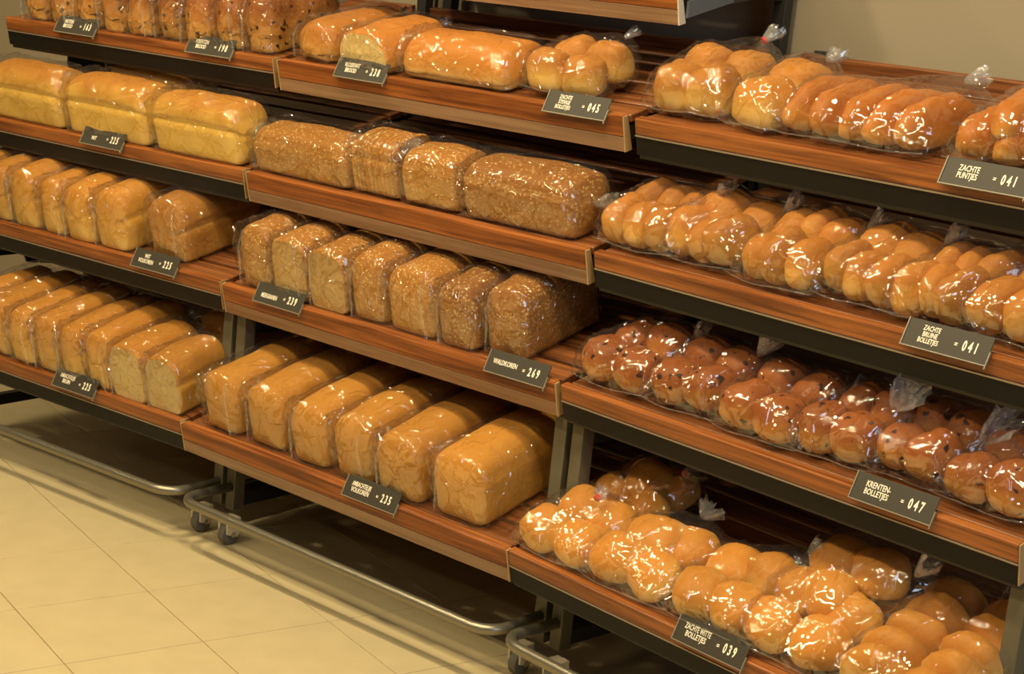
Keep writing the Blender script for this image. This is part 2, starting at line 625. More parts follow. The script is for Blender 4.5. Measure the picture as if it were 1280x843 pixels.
def make_shelf(rack, u, r):
    S = (BACK + PP[r]) / math.cos(TH)
    mb = MB()
    for x0 in (0.012, 0.962):                      # side arms under the slats
        mb.prism([(0.03, -0.024), (0.03, -0.052), (0.30, -0.075), (S + 0.03, -0.10), (S + 0.03, -0.020)], x0, x0 + 0.026)
    mb.box(0.012, 0.988, S - 0.03, S - 0.004, -0.05, -0.022)
    sh = mb.build('shelf', M_arm, rack, SM(r))
    MB().box(0.004, 0.996, 0.0, 0.020, -0.030, 0.003).build('front_lip', M_wood, sh, bevel=0.003)
    if u == 'B':
        MB().box(0.003, 0.997, -0.0035, 0.012, -0.038, 0.0025).build('fascia_board', M_fasc, sh, bevel=0.002)
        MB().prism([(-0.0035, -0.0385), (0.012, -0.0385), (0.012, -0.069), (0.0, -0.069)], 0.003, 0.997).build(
            'fascia_board', M_fasc_sheen, sh)
        for xa in (0.9972, -0.0002):
            MB().prism([(-0.0035, 0.002), (0.010, 0.002), (0.020, -0.069), (-0.0015, -0.069)], xa, xa + 0.003).build(
                'edge_band', M_band if r > 0 else M_white_edge, sh)
    else:
        MB().box(0.004, 0.996, 0.002, 0.018, -0.070, -0.0335).build('front_beam', M_beam, sh)
        MB().box(0.004, 0.996, -0.0005, 0.004, -0.0335, -0.0305).build('metal_strip', M_strip, sh)
        MB().box(0.004, 0.996, 0.010, 0.040, -0.080, -0.0705).build('front_beam', M_arm, sh)
        MB().box(0.9962, 0.9985, 0.001, 0.020, -0.068, 0.002).build('edge_band', M_band, sh)
    s = 0.0275
    while s + SLAT_W < S - 0.004:
        o = link('slat', slat_me(SLAT_W), sh, None, Matrix.Translation((0, s, -0.002)))
        s += SLAT_W + SLAT_G
    if S - s > 0.025:
        link('slat', slat_me(S - s - 0.004), sh, None, Matrix.Translation((0, s, -0.002)))
    MB().box(0.006, 0.994, S, S + 0.016, -0.02, 0.022).build('back_board', M_slat, sh, bevel=0.002)
    return sh


def caster(rack, x, y):
    hb = MB()
    hb.prism([(y - 0.018, 0.030), (y + 0.012, 0.020), (y + 0.026, 0.034), (y + 0.020, 0.062), (y - 0.020, 0.062)], x - 0.017, x - 0.012)
    hb.prism([(y - 0.018, 0.030), (y + 0.012, 0.020), (y + 0.026, 0.034), (y + 0.020, 0.062), (y - 0.020, 0.062)], x + 0.012, x + 0.017)
    hb.box(x - 0.017, x + 0.017, y - 0.020, y + 0.020, 0.060, 0.068)
    h = hb.build('caster', M_cast, rack)
    MB().cyl((x, y, 0.0275), (1, 0, 0), 0.0265, 0.02, 24).build('wheel', M_tyre, h, bevel=0.002)
    MB().cyl((x, y, 0.0275), (1, 0, 0), 0.007, 0.036, 12).build('axle_bolt', M_bolt, h)


RACK_LABEL = {
    'A': 'bread rack with black-edged shelves holding the raisin loaves on its top shelf',
    'B': 'bread rack with full wooden shelf fascias holding seeded brown loaves',
    'C': 'bread rack with black-edged shelves holding the bags of rolls'}
RACKS = {}
SHELF = {}
for u in 'ABC':
    rk = empty('bread_rack', UM[u])
    tag(rk, RACK_LABEL[u], 'display rack', 'bread racks standing side by side')
    RACKS[u] = rk
    rows = (-1, 0, 1, 2, 3, 4) if u == 'B' else (1, 2, 3, 4)
    for r in rows:
        SHELF[u, r] = make_shelf(rk, u, r)
    # legs at the front, up to the third shelf
    for x0 in (0.002, 0.968):
        MB().box(x0, x0 + 0.030, 0.137, 0.170, 0.068, 0.545).build('leg', M_post, rk, bevel=0.002)
        MB().box(x0, x0 + 0.030, 0.745, 0.775, 0.068, 2.0 if u != 'C' else 1.29).build('back_post', M_dark, rk, bevel=0.002)
        MB().box(x0 + 0.004, x0 + 0.026, 0.171, 0.744, 0.075, 0.105).build('base_bar', M_dark, rk)
        MB().box(x0 + 0.004, x0 + 0.026, 0.171, 0.744, 0.50, 0.53).build('side_bar', M_dark, rk)
    if u == 'C':
        for x0 in (0.002, 0.968):
            MB().box(x0 - 0.001, x0 + 0.031, 0.716, 0.744, 1.245, 1.283).build('bracket', M_dark, rk)
    for x in (0.058, 0.968):
        caster(rk, x, 0.105)
        caster(rk, x, 0.72)
    # round tube bumper rail
    zr, yf, rr = 0.124, -0.018, 0.055
    pts = [(0.017, 0.150, zr), (0.017, yf + rr, zr)]
    for k in range(1, 9):
        a = math.pi / 2 * k / 8
        pts.append((0.017 + rr - rr * math.cos(a), yf + rr - rr * math.sin(a), zr))
    for k in range(0, 9):
        a = math.pi / 2 * k / 8
        pts.append((0.983 - rr + rr * math.sin(a), yf + rr - rr * math.cos(a), zr))
    pts.append((0.983, 0.150, zr))
    MB().tube(pts, 0.0115, 14).build('bumper_rail', M_rail, rk, smooth=True)
# the far end of the first rack: shelf bracket plate with its bolt
for dz_, dy_ in ((0.0, 0.0), (-0.257, -0.09), (-0.516, -0.13)):
    MB().prism([(0.425 + dy_, 1.075 + dz_), (0.425 + dy_, 1.02 + dz_), (0.44 + dy_, 0.985 + dz_), (0.744, 0.93 + dz_), (0.744, 1.145 + dz_)],
               -0.003, 0.003).build('end_bracket', M_dark, RACKS['A'])
MB().cyl((-0.006, 0.44, 1.0), (1, 0, 0), 0.008, 0.008, 12).build('bolt', M_bolt, RACKS['A'])
MB().prism([(0.372, 1.333), (0.372, 1.366), (0.53, 1.405), (0.53, 1.372)], 1.001, 1.006).build('end_bracket', M_blue, RACKS['B'])

# ---------------------------------------------------------------- bread


def fbm(v, s, off=0.0):
    return noise.noise(Vector((v[0] * s + off, v[1] * s - off * .7, v[2] * s + off * 1.3)))


def loaf_profile(w, h, crease, m=40, k=0.72, over=0.004, dent=0.0):
    a = w / 2
    rc = 0.012
    hc = h * crease
    half = [(0, 0), (a * .55, 0), (a - rc, 0)]
    for i in range(1, 5):
        t = math.pi / 2 * i / 4
        half.append((a - rc + rc * math.sin(t), rc - rc * math.cos(t)))
    for i in range(1, 5):
        half.append((a + 0.003 * i / 4, rc + (hc - 0.006 - rc) * i / 4))
    half.append((a - dent, hc))
    n = 11
    for i in range(0, n + 1):
        t = math.pi / 2 * (i + 0.6) / (n + 0.6)
        x = (a + over) * abs(math.cos(t)) ** k
        z = hc + 0.003 + (h - hc - 0.003) * abs(math.sin(t)) ** (k * 1.15)
        half.append((x if i < n else 0.0, z))
    full = half + [(-x, z) for x, z in half[-2:0:-1]]
    return full


def loaf_geo(L, w, h, crease=0.58, seed=0, e0=0.022, e1=0.022, nl=22, over=0.004, amp=0.0022, swell=0.05, k=0.72, grow=0.0, dent=0.004):
    """rings along +y; returns v,f, front cap faces"""
    prof = loaf_profile(w + 2 * grow, h + grow, crease, over=over, k=k, dent=dent)
    m = len(prof)
    ys = []
    for i in range(nl + 1):
        t = i / nl
        ys.append((t * t * (3 - 2 * t)) * 0.55 + t * 0.45)
    V = []
    Ln = L + 2 * grow
    for t in ys:
        y = t * Ln - grow
        d0, d1 = t * Ln, (1 - t) * Ln
        ins = 0.0
        if d0 < e0:
            ins = e0 - math.sqrt(max(0, e0 * e0 - (e0 - d0) ** 2))
        if d1 < e1:
            ins = max(ins, e1 - math.sqrt(max(0, e1 * e1 - (e1 - d1) ** 2)))
        sw = 1 - swell * (2 * t - 1) ** 2
        for (x, z) in prof:
            sx = max(0.2, 1 - ins / (w / 2) * .8)
            zz = z * (sw if z > h * crease else 1)
            zt = zz - ins * (zz / h) * 1.1 if zz > h * .3 else zz + ins * .15 * (1 - zz / (h * .3))
            V.append([x * sx, y, zt])
    for p in V:
        q = (p[0], p[1], p[2])
        d = fbm(q, 16, seed) * amp + fbm(q, 42, seed + 5) * amp * .4
        c = Vector((p[0], 0, p[2] - h * .4)).normalized()
        if p[2] > 0.004:
            p[0] += c.x * d * 1.5
            p[2] = max(0.0, p[2] + c.z * d * 1.5)
        p[1] += fbm(q, 20, seed + 9) * amp * .6
    F = []
    for i in range(nl):
        for j in range(m):
            jn = (j + 1) % m
            F.append((i * m + j, i * m + jn, (i + 1) * m + jn, (i + 1) * m + j))
    nb = len(F)
    # caps with inner rings
    for side in (0, 1):
        base = 0 if side == 0 else nl * m
        prev = [base + j for j in range(m)]
        cx = 0.0
        cz = sum(V[q][2] for q in prev) / m
        for sfac, bulge in ((0.8, 0.004), (0.5, 0.007), (0.2, 0.008)):
            ring = []
            for j in range(m):
                p = V[base + j]
                q = [cx + (p[0] - cx) * sfac, p[1] + (-bulge if side == 0 else bulge) * (1 if (e0 if side == 0 else e1) > 0.008 else 0.0),
                     cz + (p[2] - cz) * sfac]
                V.append(q)
                ring.append(len(V) - 1)
            for j in range(m):
                jn = (j + 1) % m
                F.append((prev[j], ring[j], ring[jn], prev[jn]) if side == 0 else (prev[jn], ring[jn], ring[j], prev[j]))
            prev = ring
        V.append([cx, V[prev[0]][1], cz])
        c = len(V) - 1
        for j in range(m):
            jn = (j + 1) % m
            F.append((prev[j], c, prev[jn]) if side == 0 else (prev[jn], c, prev[j]))
    ncap = (len(F) - nb) // 2
    F = [q[::-1] for q in F]
    return V, F, nb, ncap


def loaf_mesh(name, mat, crumb=None, **kw):
    V, F, nb, nc = loaf_geo(**kw)
    me = mesh(name, V, F, True)
    me.materials.append(mat)
    if crumb:
        me.materials.append(crumb)
        for i in range(nb, nb + nc):
            me.polygons[i].material_index = 1
            me.polygons[i].use_smooth = False
    return me


def tuft_mesh(r0=0.006, r1=0.030, ln=0.05, seed=0, n=30):
    """gathered end of a bag: pleated flaring fan along +z"""
    V, F = [], []
    rnd = random.Random(seed)
    ph = [rnd.uniform(-1, 1) for _ in range(n)]
    rows = 7
    for i in range(rows):
        t = i / (rows - 1)
        for j in range(n):
            a = 2 * math.pi * j / n
            pl = (1 if j % 2 else -1)
            rad = r0 + (r1 - r0) * t ** 0.8 * (1 + 0.28 * ph[j]) + pl * 0.0045 * t
            V.append((rad * math.cos(a) * 1.15, rad * math.sin(a) * .6, ln * t * (1 + 0.22 * ph[(j * 7) % n])))
    for i in range(rows - 1):
        for j in range(n):
            q = (j + 1) % n
            F.append((i * n + j, i * n + q, (i + 1) * n + q, (i + 1) * n + j))
    return mesh('tuft', V, F, True)


def aim(loc, d):
    return Matrix.Translation(loc) @ Vector(d).to_track_quat('Z', 'Y').to_matrix().to_4x4()


def loaf_bag_mesh(L, w, h, crease, seed, k=0.72):
    V, F, nb, nc = loaf_geo(L=L, w=w, h=h, crease=crease * 1.0, seed=seed, e0=0.014, e1=0.03, nl=30, over=0.004, amp=0.0, swell=0.03,
                            k=k, grow=0.0075, dent=0.0)
    for p in V:
        q = (p[0], p[1], p[2])
        # ridged wrinkles running across the loaf
        r = 1 - abs(noise.noise(Vector((q[0] * 30 + seed, q[1] * 22 + q[2] * 14, q[2] * 30 - seed)))) * 2.2
        g = 1 - abs(noise.noise(Vector((q[0] * 55 - seed, q[1] * 70 - q[2] * 30, q[2] * 45)))) * 2.2
        fa = 1.0 + 1.1 * math.exp(-(p[1] / 0.05) ** 2) * (1 if p[2] > h * .45 else .4)
        d = (max(-.3, r) ** 3 * 0.0040 + max(-.3, g) ** 3 * 0.0020) * fa
        c = Vector((p[0], 0, p[2] - h * .45)).normalized()
        p[0] += c.x * d
        if p[2] > 0.01:
            p[2] += c.z * d
        p[2] = max(0.0006, p[2])
        p[1] += d * (-.5 if p[1] < .03 else 0)
    return mesh('plastic_bag', V, F, True)


def place(u, r, x, s, yaw=0.0, n=0.0022):
    return UM[u] @ SM(r) @ Matrix.Translation((x, s, n)) @ Matrix.Rotation(yaw, 4, 'Z')


cache = {}
KIND = {
    'white': dict(mat=B_white, crumb=B_crumb, crease=0.60, over=0.002),
    'golden': dict(mat=B_white2, crumb=B_crumb, crease=0.55, over=0.002),
    'wheat': dict(mat=B_wheat, crumb=B_crumb2, crease=0.62, over=-0.001),
    'brown': dict(mat=B_brown, crumb=B_crumb2, crease=0.55, over=0.004),
    'seed': dict(mat=B_seed, crumb=B_crumb2, crease=0.66, over=0.0),
    'darkseed': dict(mat=B_seed2, crumb=B_crumb2, crease=0.66, over=0.0),
    'raisin': dict(mat=B_raisin, crumb=B_crumb, crease=0.4, over=0.0),
    'floor': dict(mat=B_floor, crumb=B_crumb, crease=0.22, over=0.004),
}
SEED = [1]


def add_loaf(u, r, x0, x1, s, L, h, kind, label, cut=False, along=False, yaw=0.0, group=None, w=None, bag=True, tail=True, cat='bread',
             e0=0.022):
    """x0..x1: extent along the shelf; along=True lays the loaf lengthwise along the shelf, else it points into the shelf"""
    K = KIND[kind]
    SEED[0] += 1
    sd = SEED[0] * 3.17
    if along:
        L = x1 - x0
        wd_ = w
        M = place(u, r, x0, s + wd_ / 2, -math.pi / 2 + yaw)
    else:
        wd_ = (x1 - x0)
        M = place(u, r, (x0 + x1) / 2, s, yaw)
    th = empty('bagged_loaf' if bag else 'loaf', M)
    tag(th, label, cat, group)
    me = loaf_mesh('loaf', K['mat'], K['crumb'] if cut else None, L=L, w=wd_, h=h, crease=K['crease'], seed=sd, over=K['over'],
                   e0=0.004 if cut else e0, dent=0.004 if kind in ('white', 'golden', 'brown') else -0.002, amp=0.0026 if kind != 'raisin' else 0.008)
    link('loaf', me, th)
    if bag:
        bme = loaf_bag_mesh(L, wd_, h, K['crease'], sd)
        b = link('plastic_bag', bme, th, P_clear)
        SV, SF = [], []
        n_ = 14
        sgn = -1 if SEED[0] % 3 else 1
        for i in range(n_ + 1):
            t_ = i / n_
            xx = sgn * wd_ * (0.40 - 0.10 * t_ + 0.012 * math.sin(7 * t_ + sd))
            zz = 0.006 + h * 0.86 * t_
            yy = -0.0135 + 0.016 * max(0, t_ - .72) / .28
            SV += [(xx - 0.0028, yy + 0.001, zz), (xx, yy - 0.0022, zz), (xx + 0.0028, yy + 0.001, zz)]
        for i in range(n_):
            for k_ in range(2):
                SF.append((i * 3 + k_, i * 3 + k_ + 1, (i + 1) * 3 + k_ + 1, (i + 1) * 3 + k_))
        link('bag_fold', mesh('bag_fold', SV, SF, True), b, P_seam)
        if tail:
            t = link('gathered_end', tuft_mesh(seed=SEED[0], ln=0.045, r1=0.022), b, P_tuft, aim((0, L + 0.006, h * .5), (0.1, 1, 0.35)))
    return th


ORD = ['first', 'second', 'third', 'fourth', 'fifth', 'sixth', 'seventh', 'eighth', 'ninth', 'tenth']

# --- rack A, top shelf: raisin loaves
xs = [0.068, 0.166, 0.268, 0.372, 0.468, 0.573, 0.676, 0.784, 0.882, 0.982]
for i in range(9):
    add_loaf('A', 1, xs[i] + 0.006, xs[i + 1] - 0.006, 0.012 + 0.004 * (i % 3), 0.25, 0.120 + 0.006 * ((i * 7) % 3), 'raisin',
             'dark raisin loaf in clear bag, %s from the open end of the top shelf' % ORD[i], group='raisin loaves on the top shelf', e0=0.035)
# --- rack A, second shelf
add_loaf('A', 2, 0.045, 0.332, 0.014, 0, 0.142, 'white', 'white tin loaf lying lengthwise at the open end of its shelf', along=True, w=0.12,
         group='white tin loaves laid lengthwise')
add_loaf('A', 2, 0.360, 0.652, 0.014, 0, 0.145, 'white', 'white tin loaf lying lengthwise behind a price tag', along=True, w=0.12,
         group='white tin loaves laid lengthwise')
add_loaf('A', 2, 0.352, 0.650, 0.158, 0, 0.142, 'white', 'white tin loaf tucked behind another lengthwise white loaf', along=True, w=0.12,
         group='white tin loaves laid lengthwise')
add_loaf('A', 2, 0.684, 0.972, 0.014, 0, 0.140, 'white', 'white tin loaf lying lengthwise next to a seeded loaf', along=True, w=0.12,
         group='white tin loaves laid lengthwise')
# --- rack A, third shelf
xs = [-0.0, 0.098, 0.210, 0.325, 0.425, 0.540, 0.662]
for i in range(6):
    add_loaf('A', 3, xs[i] + 0.005, xs[i + 1] - 0.006, 0.016 + 0.003 * (i % 2), 0.26, 0.145 + 0.004 * (i % 3), 'golden',
             'golden white loaf pushed end-on, %s away from the lone brown loaf' % ORD[5 - i], group='golden loaves beside the lone brown loaf')
add_loaf('A', 3, 0.708, 0.842, 0.045, 0.26, 0.152, 'brown', 'lone coarse brown loaf with domed crust at the shelf end', yaw=R(-3))
# --- rack A, bottom shelf
xs = [0.125, 0.233, 0.342, 0.444, 0.543, 0.640, 0.738, 0.862]
for i in range(7):
    add_loaf('A', 4, xs[i] + 0.005, xs[i + 1] - 0.005, 0.020 + 0.003 * (i % 2), 0.27 if i < 6 else 0.2, 0.142 + 0.005 * (i % 2), 'golden',
             'golden loaf on the lowest shelf, %s from the cut-faced loaf' % ORD[6 - i], cut=(i == 6),
             group='golden loaves on the lowest shelf')
add_loaf('A', 4, 0.868, 0.978, 0.022, 0.17, 0.140, 'golden', 'half golden loaf with pale cut face on the lowest shelf', cut=True)
add_loaf('A', 4, 0.800, 0.925, 0.255, 0.26, 0.150, 'golden', 'golden loaf in shadow at the back behind the half loaf', tail=False)

# --- rack B, top shelf
add_loaf('B', 1, 0.014, 0.150, 0.034, 0.24, 0.088, 'floor', 'glossy golden loaf on top shelf next to the raisin loaves', yaw=R(-7), e0=0.04)
add_loaf('B', 1, 0.190, 0.340, 0.018, 0.20, 0.092, 'floor', 'golden half loaf with pale cut face behind a price tag', cut=True, yaw=R(-4))
add_loaf('B', 1, 0.372, 0.675, 0.026, 0, 0.090, 'floor', 'long golden loaf lying lengthwise in glossy bag', along=True, w=0.15, e0=0.03)
# --- rack B, second shelf
add_loaf('B', 2, 0.004, 0.314, 0.022, 0, 0.104, 'seed', 'light brown seeded loaf lying lengthwise in a taut bag', along=True, w=0.115)


def add_sliced(u, r, x0, x1, s, w, h, kind, label):
    K = KIND[kind]
    SEED[0] += 1
    th = empty('sliced_half_loaf', place(u, r, x0, s + w / 2, -math.pi / 2))
    tag(th, label, 'bread')
    n = int(round((x1 - x0) / 0.0125))
    p = (x1 - x0) / n
    me = loaf_mesh('slice', K['mat'], None, L=p - 0.0005, w=w, h=h, crease=K['crease'], seed=SEED[0], over=K['over'], e0=0.0016, e1=0.0016,
                   nl=4, amp=0.001, swell=0.0)
    rnd = random.Random(SEED[0])
    for i in range(n):
        o = link('slice', me, th, None, Matrix.Translation((rnd.uniform(-.0012, .0012), i * p, 0)) @
                 Matrix.Scale(1 - 0.06 * (1 if i in (0,) else 0) + rnd.uniform(-.012, .006), 4, Vector((0, 0, 1))))
    bme = loaf_bag_mesh(x1 - x0, w, h, K['crease'], SEED[0] * 2.3)
    b = link('plastic_bag', bme, th, P_clear)
    link('gathered_end', tuft_mesh(seed=SEED[0], ln=0.03, r1=0.02), b, P_tuft, aim((0.02, x1 - x0 + 0.004, h * .75), (0.3, .4, 1)))


add_sliced('B', 2, 0.328, 0.462, 0.030, 0.118, 0.126, 'seed', 'sliced brown seeded half loaf with domed top')
add_loaf('B', 2, 0.478, 0.632, 0.030, 0, 0.118, 'seed', 'oat-flecked half loaf with squared top beside the sliced one', along=True, w=0.12, e0=0.012)
add_loaf('B', 2, 0.652, 0.944, 0.026, 0, 0.118, 'darkseed', 'large whole loaf thick with oat flakes lying lengthwise', along=True, w=0.135)
# --- rack B, third shelf
xs = [0.036, 0.152, 0.274, 0.400, 0.514, 0.660, 0.772, 0.890]
for i in range(7):
    add_loaf('B', 3, xs[i] + 0.007, xs[i + 1] - 0.007, 0.026 - 0.002 * (i % 3) + (0.018 if i == 6 else 0), 0.25, 0.150 - 0.004 * (i % 3),
             'seed' if i < 5 else 'darkseed', ('light' if i < 5 else 'dark') + ' seeded loaf standing end-on, %s in its row of seven' % ORD[i],
             cut=(i in (1, 2)), group='seeded loaves end-on between two price tags')
# --- rack B, bottom shelf
xs = [(0.052, 0.172), (0.200, 0.318), (0.350, 0.462), (0.480, 0.592), (0.612, 0.738), (0.772, 0.908)]
for i, (a, b_) in enumerate(xs):
    add_loaf('B', 4, a, b_, 0.030 + 0.004 * (i % 2), 0.30, 0.142 + 0.004 * (i % 2), 'wheat',
             'long wheat tin loaf end-on, %s of six on the wooden-edged bottom shelf' % ORD[i], yaw=R([-2, -1, 1, -1.5, 0, 0][i]),
             group='wheat tin loaves on the bottom shelf')

# ---------------------------------------------------------------- rolls and roll bags


def roll_geo(a, b, c, e=0.85, flat=0.45, seed=0, split=0.0, nu=22, nv=14):
    V, F = [], []

    def sp(x, p):
        return math.copysign(abs(x) ** p, x)
    for i in range(nv + 1):
        ph = -math.pi / 2 + math.pi * i / nv
        for j in range(nu):
            t = 2 * math.pi * j / nu
            cx = sp(math.cos(ph), e)
            x = a * cx * sp(math.cos(t), e)
            y = b * cx * sp(math.sin(t), e)
            sz = sp(math.sin(ph), e)
            z = c * sz * (1 if sz > 0 else flat)
            if split and sz > 0.2:
                z -= split * c * math.exp(-(x / (a * .16)) ** 2)
            d = noise.noise(Vector((x * 22 + seed, y * 22, z * 22 - seed))) * 0.13 + noise.noise(Vector((x * 70 - seed, y * 70, z * 70))) * 0.035
            V.append((x * (1 + d), y * (1 + d), (z + c * flat) * (1 + d)))
    for i in range(nv):
        for j in range(nu):
            q = (j + 1) % nu
            F.append((i * nu + j, i * nu + q, (i + 1) * nu + q, (i + 1) * nu + j))
    return V, F


roll_meshes = {}


def roll_mesh(kind, a, b, c, seed, **kw):
    key = (kind.name, round(a, 4), round(b, 4), round(c, 4), seed % 3, tuple(sorted(kw.items())))
    if key not in roll_meshes:
        V, F = roll_geo(a, b, c, seed=seed % 3 * 4.1, **kw)
        me = mesh('roll', V, F, True)
        me.materials.append(kind)
        roll_meshes[key] = me
    return roll_meshes[key]


def add_roll_bag(u, r, x, s, rolls, mat, label, tail=None, tie=None, yaw=0.0, group=None, name='bag_of_rolls', shrink=0.18, seam=True, tl=0.05, tr=0.03,
                 neck=0.03, grow=0.006, tuft=None):
    """rolls: list of (dx, dy, dz, a, b, c, rotz, rotx[, kw])"""
    SEED[0] += 1
    sd = SEED[0]
    th = empty(name, place(u, r, x, s, yaw))
    tag(th, label, 'bag of rolls', group)
    pts = []
    geo = []
    rnd = random.Random(sd)
    for k, q in enumerate(rolls):
        dx, dy, dz, a, b, c, rz, rx = q[:8]
        kw = q[8] if len(q) > 8 else {}
        me = roll_mesh(mat, a, b, c, sd + k, **kw)
        M = Matrix.Translation((dx, dy, dz)) @ Euler((rx, 0, rz)).to_matrix().to_4x4()
        link('roll', me, th, None, M)
        geo.append((me, M))
        for v in me.vertices:
            pts.append(M @ v.co)
    # hull for the bag
    bm_ = bmesh.new()
    lx0, lx1 = min(p.x for p in pts), max(p.x for p in pts)
    ly0 = min(p.y for p in pts)
    hz = max(p.z for p in pts)
    yc = ly0 - 0.004
    if seam:
        for cxx in (lx0 - 0.010, lx1 + 0.010):
            for czz in (0.010, 0.024):
                pts.append(Vector((cxx, yc + 0.012, czz)))
    for p in pts:
        bm_.verts.new(p)
    bmesh.ops.convex_hull(bm_, input=bm_.verts[:])
    hull = BVHTree.FromBMesh(bm_)
    bm_.free()
    bmr = bmesh.new()
    for me, M in geo:
        n0 = len(bmr.verts)
        vs = [bmr.verts.new(M @ v.co) for v in me.vertices]
        for f in me.polygons:
            try:
                bmr.faces.new([vs[i] for i in f.vertices])
            except ValueError:
                pass
    real = BVHTree.FromBMesh(bmr)
    bmr.free()
    lo = Vector((min(p[i] for p in pts) for i in range(3)))
    hi = Vector((max(p[i] for p in pts) for i in range(3)))
    c0 = (lo + hi) / 2
    tdir = Vector(tail).normalized() if tail else None
    if tuft:
        tvec = Vector(tuft) - c0
        tdir = tvec.normalized()
        hh = hull.ray_cast(c0, tdir)
        neck = min(0.09, max(0.012, tvec.length - (hh[3] or 0.06) - grow))
    nu, nv = 60, 36
    V, F = [], []
    ext = (hi - lo) / 2
    tip = None
    for i in range(nv + 1):
        ph = -math.pi / 2 + math.pi * i / nv
        for j in range(nu):
            t = 2 * math.pi * j / nu
            d = Vector((math.cos(ph) * math.cos(t) * ext.x, math.cos(ph) * math.sin(t) * ext.y, math.sin(ph) * ext.z)).normalized()
            hit = hull.ray_cast(c0, d)
            rh = hit[3] if hit[3] else ext.length * .6
            far = c0 + d * 1.0
            h2 = real.ray_cast(far, -d)
            rr_ = (1.0 - h2[3]) if h2[3] else rh * .8
            rr_ = max(rr_, rh * .72)
            rad = rh * (1 - shrink) + rr_ * shrink + grow
            p = c0 + d * rad
            w1 = 1 - abs(noise.noise(Vector((p.x * 24 + sd, p.y * 24 + p.z * 16, p.z * 24)))) * 2.2
            w2 = 1 - abs(noise.noise(Vector((p.x * 60 - p.y * 25, p.y * 50 + sd, p.z * 60 + p.x * 20)))) * 2.2
            rad += max(-.3, w1) ** 3 * 0.0060 + max(-.3, w2) ** 3 * 0.0022
            if tdir is not None:
                an = d.angle(tdir)
                g = math.exp(-(an / 0.42) ** 2)
                pleat = 1 + 0.0
                rad += neck * g
            p = c0 + d * rad
            p.z = max(p.z, 0.0008)
            V.append(p)
    for i in range(nv):
        for j in range(nu):
            q = (j + 1) % nu
            F.append((i * nu + j, i * nu + q, (i + 1) * nu + q, (i + 1) * nu + j))
    bag = link('plastic_bag', mesh('plastic_bag', V, F, True), th, P_roll)
    if seam:
        n_ = 24
        SV, SF = [], []
        for i in range(n_ + 1):
            t = i / n_
            xx = lx0 - 0.008 + (lx1 - lx0 + 0.016) * t
            bend = 0.012 * (abs(2 * t - 1) ** 3) - 0.008
            zc = 0.020 + 0.002 * math.sin(9 * t + sd)
            SV += [(xx, yc + bend - 0.001, zc - 0.0015), (xx, yc + bend - 0.002, zc), (xx, yc + bend - 0.001, zc + 0.0015)]
        for i in range(n_):
            for k in range(2):
                SF.append((i * 3 + k, (i + 1) * 3 + k, (i + 1) * 3 + k + 1, i * 3 + k + 1))
        link('bag_seam', mesh('bag_seam', SV, SF, True), bag, P_seam)
    if tdir is not None:
        hit = hull.ray_cast(c0, tdir)
        rad = (hit[3] or 0.08) + grow + neck * 0.85
        tp = c0 + tdir * rad
        if tuft:
            tdir = (tdir + Vector((0.1, 0, 0.9))).normalized()
        link('gathered_end', tuft_mesh(seed=sd, ln=tl, r1=tr), bag, P_tuft, aim(tp, tdir))
        if tie:
            mb = MB()
            mb.cyl(tp + tdir * 0.002, tdir, 0.0075, 0.006, 12)
            mb.build('tie_clip', tie, bag)
    return th


def pack(nx, ny, w, dpt, h, seed, jit=0.006, tilt=0.0, top=0, kw=None, e=0.85, lift=0.0):
    """nx by ny rolls side by side in a w x dpt footprint (centred in x, from y=0 back)"""
    rnd = random.Random(seed)
    out = []
    a = w / nx / 2 * 1.06
    b = dpt / ny / 2 * 1.08
    c = h / 1.45
    k = dict(kw or {})
    for j in range(ny):
        for i in range(nx):
            out.append((-w / 2 + (i + .5) * w / nx + rnd.uniform(-jit, jit), (j + .5) * dpt / ny + rnd.uniform(-jit, jit), 0.003 + lift * j,
                        a * rnd.uniform(.95, 1.04), b, c * rnd.uniform(.95, 1.06), rnd.uniform(-.25, .25), tilt + rnd.uniform(-.1, .1), k))
    for i in range(top):
        out.append((-w / 4 + i * w / 2 + rnd.uniform(-jit, jit), dpt * .62 + rnd.uniform(-jit, jit), h * .72, a, b, c * .95,
                    rnd.uniform(-.4, .4), rnd.uniform(-.2, .2), k))
    return out


def pack_edge(nx, w, seed, bb=0.050, cc=0.048, back=True, lean=0.3):
    """buns standing on edge like thick discs, front row and a raised back row"""
    rnd = random.Random(seed)
    out = []
    for row in range(2 if back else 1):
        n = nx if row == 0 else max(2, nx - (seed % 2))
        a = w / n / 2 * 1.22
        for i in range(n):
            out.append((-w / 2 + (i + .5) * w / n + rnd.uniform(-.005, .005) + 0.012 * row, 0.052 + 0.085 * row + rnd.uniform(-.006, .006),
                        0.002 + 0.014 * row + rnd.uniform(0, .006), a * rnd.uniform(.92, 1.08), bb * rnd.uniform(.94, 1.06),
                        cc * rnd.uniform(.94, 1.06), -.22 + rnd.uniform(-.22, .22), rnd.uniform(-.1, .25), {'e': 0.84, 'flat': 0.72}))
    return out


def pack_tilt(spec, seed, a=0.048, c=0.042):
    """buns leaning so their tops face the shopper: spec is a list of (x, y, z, tilt)"""
    rnd = random.Random(seed)
    return [(x, y, z, a * rnd.uniform(.95, 1.08), a * rnd.uniform(.92, 1.05), c * rnd.uniform(.92, 1.08), rnd.uniform(-.5, .5), t + rnd.uniform(-.12, .12),
             {'e': 0.84, 'flat': 0.55}) for x, y, z, t in spec]


# --- rack B, top shelf end: four square rolls
add_roll_bag('B', 1, 0.803, 0.034, pack(2, 2, 0.175, 0.16, 0.085, 3, kw={'e': 0.7}, lift=.012), R_pale,
             'bag of plump soft rolls at the end of the wooden-edged top shelf', tail=(0.6, 0.9, 0.5), neck=0.015, tl=0.03, tr=0.015)
